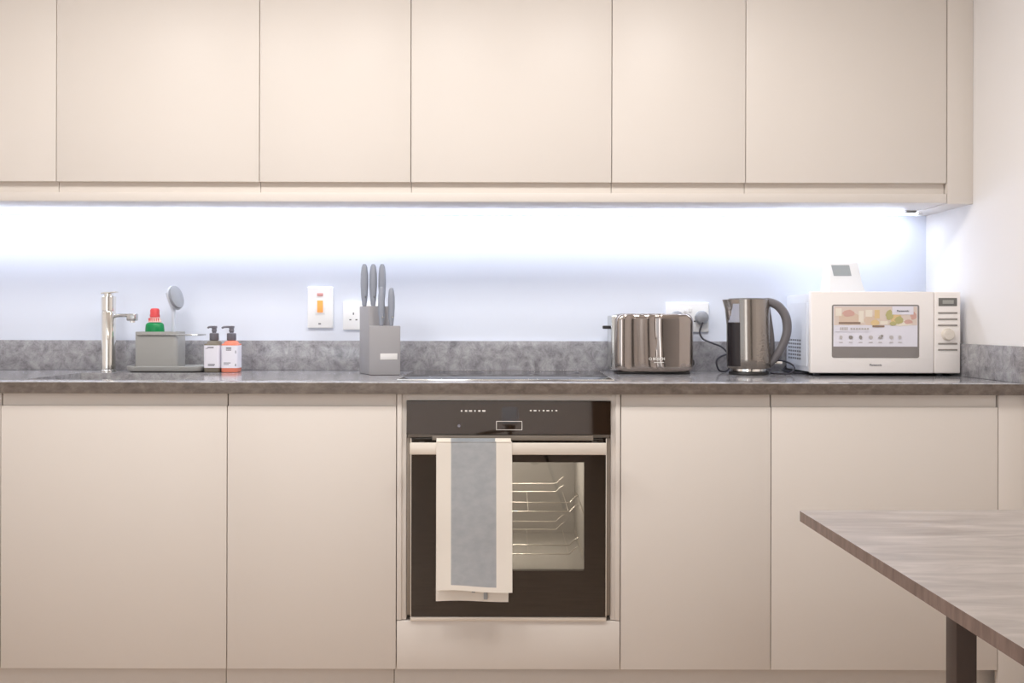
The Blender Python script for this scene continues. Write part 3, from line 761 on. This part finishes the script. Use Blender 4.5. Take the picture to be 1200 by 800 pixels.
# water window: strip wrapped on the left front
def wrap(a0, a1, z0, z1, o, n=10):
    bm_ = bmesh.new(); rows_ = []
    for z in (z0, (z0+z1)/2, z1):
        H = kt-zb0; s = (z-zb0)/H
        r = .0737-.0022*s + o
        rows_.append([(bm_.verts.new((r*math.cos(a0+(a1-a0)*i/n)-.0035*s, r*.95*math.sin(a0+(a1-a0)*i/n), z)), bm_.verts.new(((r-.004)*math.cos(a0+(a1-a0)*i/n)-.0035*s, (r-.004)*.95*math.sin(a0+(a1-a0)*i/n), z))) for i in range(n+1)])
    for a, bb in zip(rows_, rows_[1:]):
        for i in range(n):
            bm_.faces.new((a[i][0],a[i+1][0],bb[i+1][0],bb[i][0]))
    for e in (rows_[0], rows_[-1]):
        for i in range(n): bm_.faces.new((e[i][0],e[i+1][0],e[i+1][1],e[i][1]))
    for i in (0, n):
        for a, bb in zip(rows_, rows_[1:]): bm_.faces.new((a[i][0],bb[i][0],bb[i][1],a[i][1]))
    return bm_
ga0, ga1 = -PI+.12, -PI/2-.62
obj('water_window', wrap(ga0, ga1, zb0+.008, kz(378), .0012), M['gauge'], t)
obj('water_window_top', wrap(ga0+.1, ga1-.03, kz(377.5), kz(356), .0012), M['gauge_top'], t)
# handle: thick arc to the right, turned a little to the viewer
hp = lambda px, py, y: (PX(px,py,KD-.03)-kxc, y, PZ(px,py,KD-.03)-TOP_Z)
b = tube(nb(), [hp(893,354.5,-.012), hp(903,354,-.018), hp(913,359,-.025), hp(920.5,371,-.031), hp(922,387,-.033), hp(918,402,-.031), hp(911,416,-.026), hp(904,426,-.018), hp(898,430,-.008)], lambda s: .0145+.0025*math.sin(PI*s)-(.004*s), 14, 8, flat=1.1)
obj('handle', b, M['kettle_handle'], t)
b = tube(nb(), [hp(900,358,-.004), hp(903,376,-.004), hp(906,398,-.006), hp(906,416,-.006), hp(902,428,-.004)], lambda s: .014-.005*s, 12, 8)
obj('handle_spine', b, M['kettle_handle'], t)
obj('power_switch', box(nb(), hp(908,425,0)[0], hp(917,425,0)[0], -.03, -.006, hp(908,426.5,0)[2], hp(908,423.3,0)[2], .0015), M['chrome'], t)
# plug and cord
p2x, p2z = PX(821,372,WP), PZ(821,372,WP)
plug(p2x, p2z, 'plug', t, .0245)
wp = lambda px, py, d: (PX(px,py,d), d, max(PZ(px,py,d), TOP_Z+.006))
b = tube(nb(), [(p2x+.0,WALL_Y-.036,p2z-.017), wp(820,389,3.212), wp(824,397,3.205), wp(835,402,3.19), wp(845,406,3.17), wp(852,413,3.16), wp(856,424,3.15), (PX(852,434,3.15),3.15,TOP_Z+.0065), (PX(843,433,3.12),3.12,TOP_Z+.009), (PX(839.5,424,3.12),3.12,PZ(840,424,3.12)), (PX(844,417,3.13),3.13,PZ(844,418,3.13)), (PX(856,414,3.15),3.15,PZ(856,415,3.15)), (PX(880,418,3.165),3.165,PZ(880,420,3.165)), (PX(905,421,3.15),3.15,PZ(905,421,3.15)), (PX(922,422,3.06),3.06,PZ(922,424,3.06)), (PX(931,428,3.03),3.03,PZ(931,430,3.03)), (PX(926,436,3.0),3.0,TOP_Z+.0065), (PX(914,437,2.985),2.985,TOP_Z+.006), (kxc+.066,3.02,TOP_Z+.006)], .0032, 10, 8)
obj('power_cord', b, M['cord'], t, True)

# ================================================================== MICROWAVE
MY = 2.945
mx0, mx1 = PX(950,400,MY), PX(1126,400,MY)
mz0, mz1 = PZ(1040,437.2,MY), PZ(1040,341.5,MY)
t = mw = thing('microwave_oven', 'silver microwave with a food sticker on its door, beside the right wall', 'microwave', ((mx0+mx1)/2, MY+.14, TOP_Z))
bx0, bx1, by1 = mx0+.004, mx1-.004, 3.222
b = box(nb(), bx0, bx1, MY+.024, by1, mz0+.002, mz1-.006, .004)
body = obj('body', b, M['mw_body'], t, True)
# pressed panel and vent on the left side (towards the kettle)
b = prism(nb(), [(MY+.045,mz0+.02),(by1-.03,mz0+.02),(by1-.03,mz1-.05),(by1-.06,mz1-.035),(MY+.045,mz1-.035)], 'x', bx0-.003, bx0+.001)
obj('side_panel', b, M['mw_body'], t, True)
b = nb()
for i in range(6):
    for j in range(6):
        y = MY+.105+i*.0235; z = mz0+.040+j*.0125
        box(b, bx0-.0036, bx0-.0028, y, y+.015, z, z+.006)
obj('side_vent', b, M['mark_grey'], t, True)
dx1 = PX(1095,400,MY)
door = obj('door', box(nb(), mx0, dx1-.0012, MY, MY+.0235, mz0, mz1, .004, 3), M['mw_front'], t, True)
def mchild(name, bm, m):
    bmesh.ops.translate(bm, vec=-mw.location, verts=bm.verts); return obj(name, bm, m, door)
def mr(px0, px1, py0, py1): return PX(px0,py0,MY), PX(px1,py0,MY), PZ((px0+px1)/2,py1,MY), PZ((px0+px1)/2,py0,MY)
a = mr(975.5, 1076.5, 357.5, 418.5)
b = nb(); poly = []
def rrect(x0, x1, z0, z1, r, n=5):
    out = []
    for cx, cz, a0 in ((x1-r,z1-r,0),(x0+r,z1-r,PI/2),(x0+r,z0+r,PI),(x1-r,z0+r,1.5*PI)):
        for i in range(n+1): q = a0+PI/2*i/n; out.append((cx+r*math.cos(q), cz+r*math.sin(q)))
    return out
mchild('window_frame', prism(nb(), rrect(a[0]-.002,a[1]+.002,a[2]-.002,a[3]+.002,.007), 'y', MY-.0008, MY+.001), M['mw_grey'])
mchild('window', prism(nb(), rrect(*a,.006), 'y', MY-.0014, MY-.0009), M['mw_glass'])
Y = MY-.0018
def flat(px0, px1, py0, py1, lev):
    q = mr(px0, px1, py0, py1); return box(nb(), q[0], q[1], Y-.0003*lev, Y-.0003*lev+.0002, q[2], q[3])
sticker = obj('sticker', flat(976.5, 1075, 358.5, 406, 0), M['label'], mw, True)
def schild(name, bm, m):
    bmesh.ops.translate(bm, vec=-mw.location, verts=bm.verts); return obj(name, bm, m, sticker)
def blob(px, py, rx, ry, lev, n=14):
    x, z = PX(px,py,MY), PZ(px,py,MY); s = MY/F
    pts = [(x+rx*s*math.cos(2*PI*i/n)*(1+.12*math.sin(3*i)), z+ry*s*math.sin(2*PI*i/n)*(1+.12*math.cos(2*i))) for i in range(n)]
    return prism(nb(), pts, 'y', Y-.0003*lev, Y-.0003*lev+.0002)
def multi(parts):
    b = nb()
    for p in parts: merge(b, p)
    return b
prints = [
 ('food_peach', [flat(977, 1074.5, 359, 381, 1)]),
 ('food_tan', [blob(996,373,12,7.5,2), blob(1020,375,8,6,2.4), flat(983,1003,368,379,2.8)]),
 ('food_cream', [flat(979,986,361,370,3), flat(1006,1012,364,378,3.3), flat(1014,1022,363,371,3.3), blob(1056,378.5,12,3.5,3), flat(1031,1040,376,380,3)]),
 ('food_yellow', [flat(1024.5,1030.5,363,373,3.8), blob(1025,378,5,3.5,4.2), blob(1049,372,7,6,3.8)]),
 ('food_green', [blob(1042,369,4.5,6,5), blob(1053,375,5,4.5,5.2), blob(1046,379,4,2.5,5.6)]),
 ('food_red', [blob(1070,370,3.5,4.5,4), blob(1064,377,5,2.5,4.4), blob(994,367,7,4,4)]),
 ('food_brown', [flat(982.5,1008,377.2,379.4,5), flat(1022,1036,381.2,383.3,5)]),
 ('label', [flat(1045,1070,358.8,368.5,6), flat(977,1020,381,388.5,6)]),
]
for k, (m_, parts) in enumerate(prints): schild('printed_picture', multi(parts), M[m_])
b = [flat(984+i*2.4, 985.6+i*2.4, 383.3, 386.6, 9) for i in range(4)] + [flat(996+i*3.2, 998.4+i*3.2, 384, 386.3, 9) for i in range(7)]
for i, px in enumerate((985, 996.5, 1008, 1020, 1031, 1044, 1054)):
    b += [blob(px, 395, 2.0+.6*(i%2), 2.2, 6, 8), flat(px-2.2, px+2.2, 400.5, 401.5, 6)]
schild('printed_symbols', multi(b), mat('pale_print', (196,190,188), .5))
b = [blob(996.5,395,2.6,2.2,7,8), blob(1008,395,1.8,2.4,7,8), flat(1028.5,1033.5,395.4,396.4,7), blob(1033,393.5,1.6,1.6,7,8)]
schild('printed_symbols', multi(b), M['mw_grey'])
def mtext(s, px, py, size, m, lev, sx=1.0, bold=.0002):
    o = text('lettering', s, size, (PX(px,py,MY), Y-.0003*lev, PZ(px,py,MY)), m, mw, True, bold=bold, sx=sx); o.parent = door; return o
mtext('Panasonic', 1057.5, 364.3, .0082, M['mark_grey'], 8, 1.25).parent = sticker
mtext('Panasonic', 1026, 427.5, .0082, M['mark_grey'], 0, 1.25)
# control panel
panel = obj('control_panel', box(nb(), dx1+.0008, mx1, MY+.001, MY+.0235, mz0, mz1, .004, 3), M['mw_panel'], t, True)
def pchild(name, bm, m):
    bmesh.ops.translate(bm, vec=-mw.location, verts=bm.verts); return obj(name, bm, m, panel)
def pr(px0, px1, py0, py1, y0, y1, bev=.0006):
    q = mr(px0, px1, py0, py1); return box(nb(), q[0], q[1], y0, y1, q[2], q[3], bev)
pchild('display', pr(1100, 1121.5, 349, 358.5, MY-.0006, MY+.002), M['display'])
pchild('display_screen', pr(1104.5, 1117.5, 351.5, 356, MY-.0009, MY-.0007, .00005), M['display_light'])
for py in (366.5, 373.8, 381, 402.5, 409.7):
    pchild('button', pr(1099.5, 1121.8, py-.9, py+.9, MY-.0014, MY+.002), M['mw_grey'])
q = (PX(1110.5,391.5,MY), PZ(1110.5,391.8,MY))
pchild('dial', lathe(nb(), [(.0205,-.001),(.0205,.004),(.0185,.012),(.0165,.014),(0,.0145)], 32, mtx=Matrix.Translation((q[0], MY+.0008, q[1])) @ Matrix.Rotation(PI/2,4,'X')), M['handle'])
for x in (mx0+.035, mx1-.05):
    for y in (MY+.045, by1-.035):
        obj('foot', lathe(nb(), [(.011,TOP_Z+.0004),(.0125,mz0+.0018),(0,mz0+.0018)], 16, x, y), M['dark_grey'], t, True)
b = tube(nb(), [(bx0+.02,by1+.003,mz0+.03),(bx0-.006,by1-.004,TOP_Z+.012),(bx0-.022,by1-.05,TOP_Z+.0055),(bx0-.012,by1-.15,TOP_Z+.0045),(bx0+.025,by1-.17,TOP_Z+.0045)], .0040, 10, 8)
obj('power_cord', b, M['cord'], t, True)
# white box with grey screen on top of the microwave
QD = 3.10
gx0, gx1 = PX(966,338,QD), PX(1010,338,QD); gz = mz1-.006+.0004; gh = PZ(990,307.5,QD)-gz
t = thing('white_monitor_box', 'white tapered box with a small grey screen standing on the microwave', 'monitor', ((gx0+gx1)/2, QD, gz))
hw = (gx1-gx0)/2
bm_ = bmesh.new(); rings = []
for z, w_, yf, yb in ((0,hw,-.040,.05),(.012,hw*.97,-.038,.05),(gh*.42,hw*.90,-.020,.048),(gh*.96,hw*.80,-.006,.045),(gh,hw*.76,-.002,.042)):
    rings.append([bm_.verts.new(p) for p in ((-w_,yf,z),(w_,yf,z),(w_,yb,z),(-w_,yb,z))])
for a, bb in zip(rings, rings[1:]):
    for i in range(4): bm_.faces.new((a[i],a[(i+1)%4],bb[(i+1)%4],bb[i]))
bm_.faces.new(rings[0][::-1]); bm_.faces.new(rings[-1])
bmesh.ops.bevel(bm_, geom=[e for e in bm_.edges if abs((e.verts[0].co-e.verts[1].co).z) > .004], offset=.006, segments=3, profile=.5, affect='EDGES')
obj('case', bm_, M['white'], t)
def qz(py): return PZ(985,py,QD-.01)-gz
def qx(px): return PX(px,317,QD-.01)-(gx0+gx1)/2
def qy(z): return -.020+.014*(z-gh*.42)/(gh*.54)-.0012
b = nb(); z0, z1 = qz(323.3), qz(310.5)
for dy in (0,):
    v = [(qx(976.3),qy(z0),z0),(qx(997),qy(z0),z0),(qx(995.3),qy(z1),z1),(qx(974.3),qy(z1),z1)]
    A = [b.verts.new(p) for p in v]; B = [b.verts.new((x,y+.006,z)) for x, y, z in v]
    b.faces.new(A); b.faces.new(B[::-1])
    for i in range(4): b.faces.new((A[i],A[(i+1)%4],B[(i+1)%4],B[i]))
obj('screen', b, mat('grey_screen', (164,170,172), .3), t)

# ================================================================== TABLE
tzT = .75; TCX, TCY = PX(936,597,1.79), 1.79
t = thing('dining_table', 'grey-brown wood-topped dining table with dark metal legs in the right foreground', 'table', (TCX, TCY, 0), math.radians(1.2))
TW, TL, TH = .86, 1.25, .0205
b = nb()
prism(b, rrect(0, TW, -TL, 0, .008, 4), 'z', tzT-TH, tzT)
for f in b.faces:
    f.material_index = 0
b.normal_update()
for f in b.faces:
    if abs(f.normal.z) < .5: f.material_index = 1
obj('tabletop', b, [M['table_wood'], M['table_edge']], t, False, 50)
LXa, LYa, S = .844-TCX+.003, 1.70-TCY, .040
leg_pos = [(LXa, LYa), (LXa, -TL+.09), (TW-.10, LYa), (TW-.10, -TL+.09)]
for x, y in leg_pos:
    obj('leg', box(nb(), x, x+S, y, y+S, 0, tzT-TH-.0004, .0015), M['table_leg'], t)
b = nb()
for y in (leg_pos[0][1], leg_pos[1][1]): box(b, LXa+S+.0005, TW-.1005, y+.005, y+S-.005, tzT-TH-.042, tzT-TH-.0005, .001)
obj('apron', b, M['table_leg'], t)

# ================================================================== THE CAMERA TRIPOD (mirrored in the oven glass)
t = thing('tripod', 'black tripod carrying a pale camera, seen only as a reflection in the oven glass', 'tripod', (-.01, -.10, 0))
hub = .90
for a in (-.12, PI*.62, -PI*.72):
    b = nb(); fx, fy_ = .33*math.cos(a), .33*math.sin(a)
    tube(b, [(.03*math.cos(a),.03*math.sin(a),hub),(fx*.55,fy_*.55,hub*.47)], .014, 10, 0)
    tube(b, [(fx*.53,fy_*.53,hub*.49),(fx,fy_,.012)], .010, 10, 0)
    lg = obj('leg', b, M['tripod'], t)
obj('centre_column', lathe(nb(), [(.045,hub-.03),(.045,hub+.03),(.013,hub+.04),(.013,1.005),(.03,1.01),(.03,1.045),(0,1.045)], 20), M['tripod'], t)
b = tube(nb(), [(-.02,-.02,1.02),(-.15,-.05,1.0),(-.33,-.1,.955)], lambda s: .009+.006*s, 10, 4)
obj('pan_handle', b, M['tripod'], t)
obj('camera_body', box(nb(), -.048, .048, -.04, .045, 1.0455, 1.15, .01, 3), M['camera_grey'], t)

# ================================================================== LIGHT
def area(name, loc, rot, sx, sy, power, col):
    L = bpy.data.lights.new(name, 'AREA'); L.shape = 'RECTANGLE'; L.size = sx; L.size_y = sy; L.energy = power; L.color = col
    o = bpy.data.objects.new(name, L); C.objects.link(o); o.location = loc; o.rotation_euler = rot
    return o
WARM = (1, .975, .955)
LED_P, WIN_P = 4.0, 4
for x, y, p in ((-1.3, 1.85, 13), (-.5, 1.85, 13.5), (.45, 1.85, 15.5), (-1.1, -1.4, 5), (.5, -1.4, 6)):
    area('ceiling_lamp', (x, y, CEIL_Z-.01), (0,0,0), .4, .4, p, WARM)
area('window_daylight_fill', (LEFT_X-.01, (WY0+WY1)/2, (WZ0+WZ1)/2), (0,-PI/2,0), WZ1-WZ0-.1, WY1-WY0-.1, WIN_P, (.96,.98,1))
area('window_daylight_fill', ((VX0+VX1)/2, BACK_Y-.01, (VZ0+VZ1)/2), (PI/2,0,0), VX1-VX0-.1, VZ1-VZ0-.1, 20, (.96,.98,1))  # fill light in the added rear window, brightens the lower cabinet fronts
area('strip_light', (-.38, LY, UZ0-.0125), (math.radians(14),0,0), 3.6, .014, LED_P, (.80,.88,1))
L = bpy.data.lights.new('oven_lamp', 'POINT'); L.energy = 2.8; L.color = (1,.95,.88); L.shadow_soft_size = .02
o = bpy.data.objects.new('oven_lamp', L); C.objects.link(o); o.location = (.02, 2.80, .70)

w = bpy.data.worlds.new('World'); bpy.context.scene.world = w; w.use_nodes = True
w.node_tree.nodes['Background'].inputs['Color'].default_value = (.8,.88,1,1)
w.node_tree.nodes['Background'].inputs['Strength'].default_value = 1.0

# ================================================================== CAMERA
cam = bpy.data.cameras.new('camera'); cam.sensor_width = 36; cam.lens = F/1200*36
cam.shift_y = -(400-CY)/1200; cam.clip_start = .05
co = bpy.data.objects.new('camera', cam); C.objects.link(co)
co.location = (0, 0, ZC); co.rotation_euler = (PI/2, -RHO, 0)
sc = bpy.context.scene; sc.camera = co
sc.view_settings.view_transform = 'Standard'; sc.view_settings.look = 'None'
sc.view_settings.gamma = 1; sc.view_settings.use_curve_mapping = False
sc.view_settings.exposure = 0.0
sc.cycles.use_denoising = True
sc.cycles.max_bounces = 10; sc.cycles.diffuse_bounces = 6
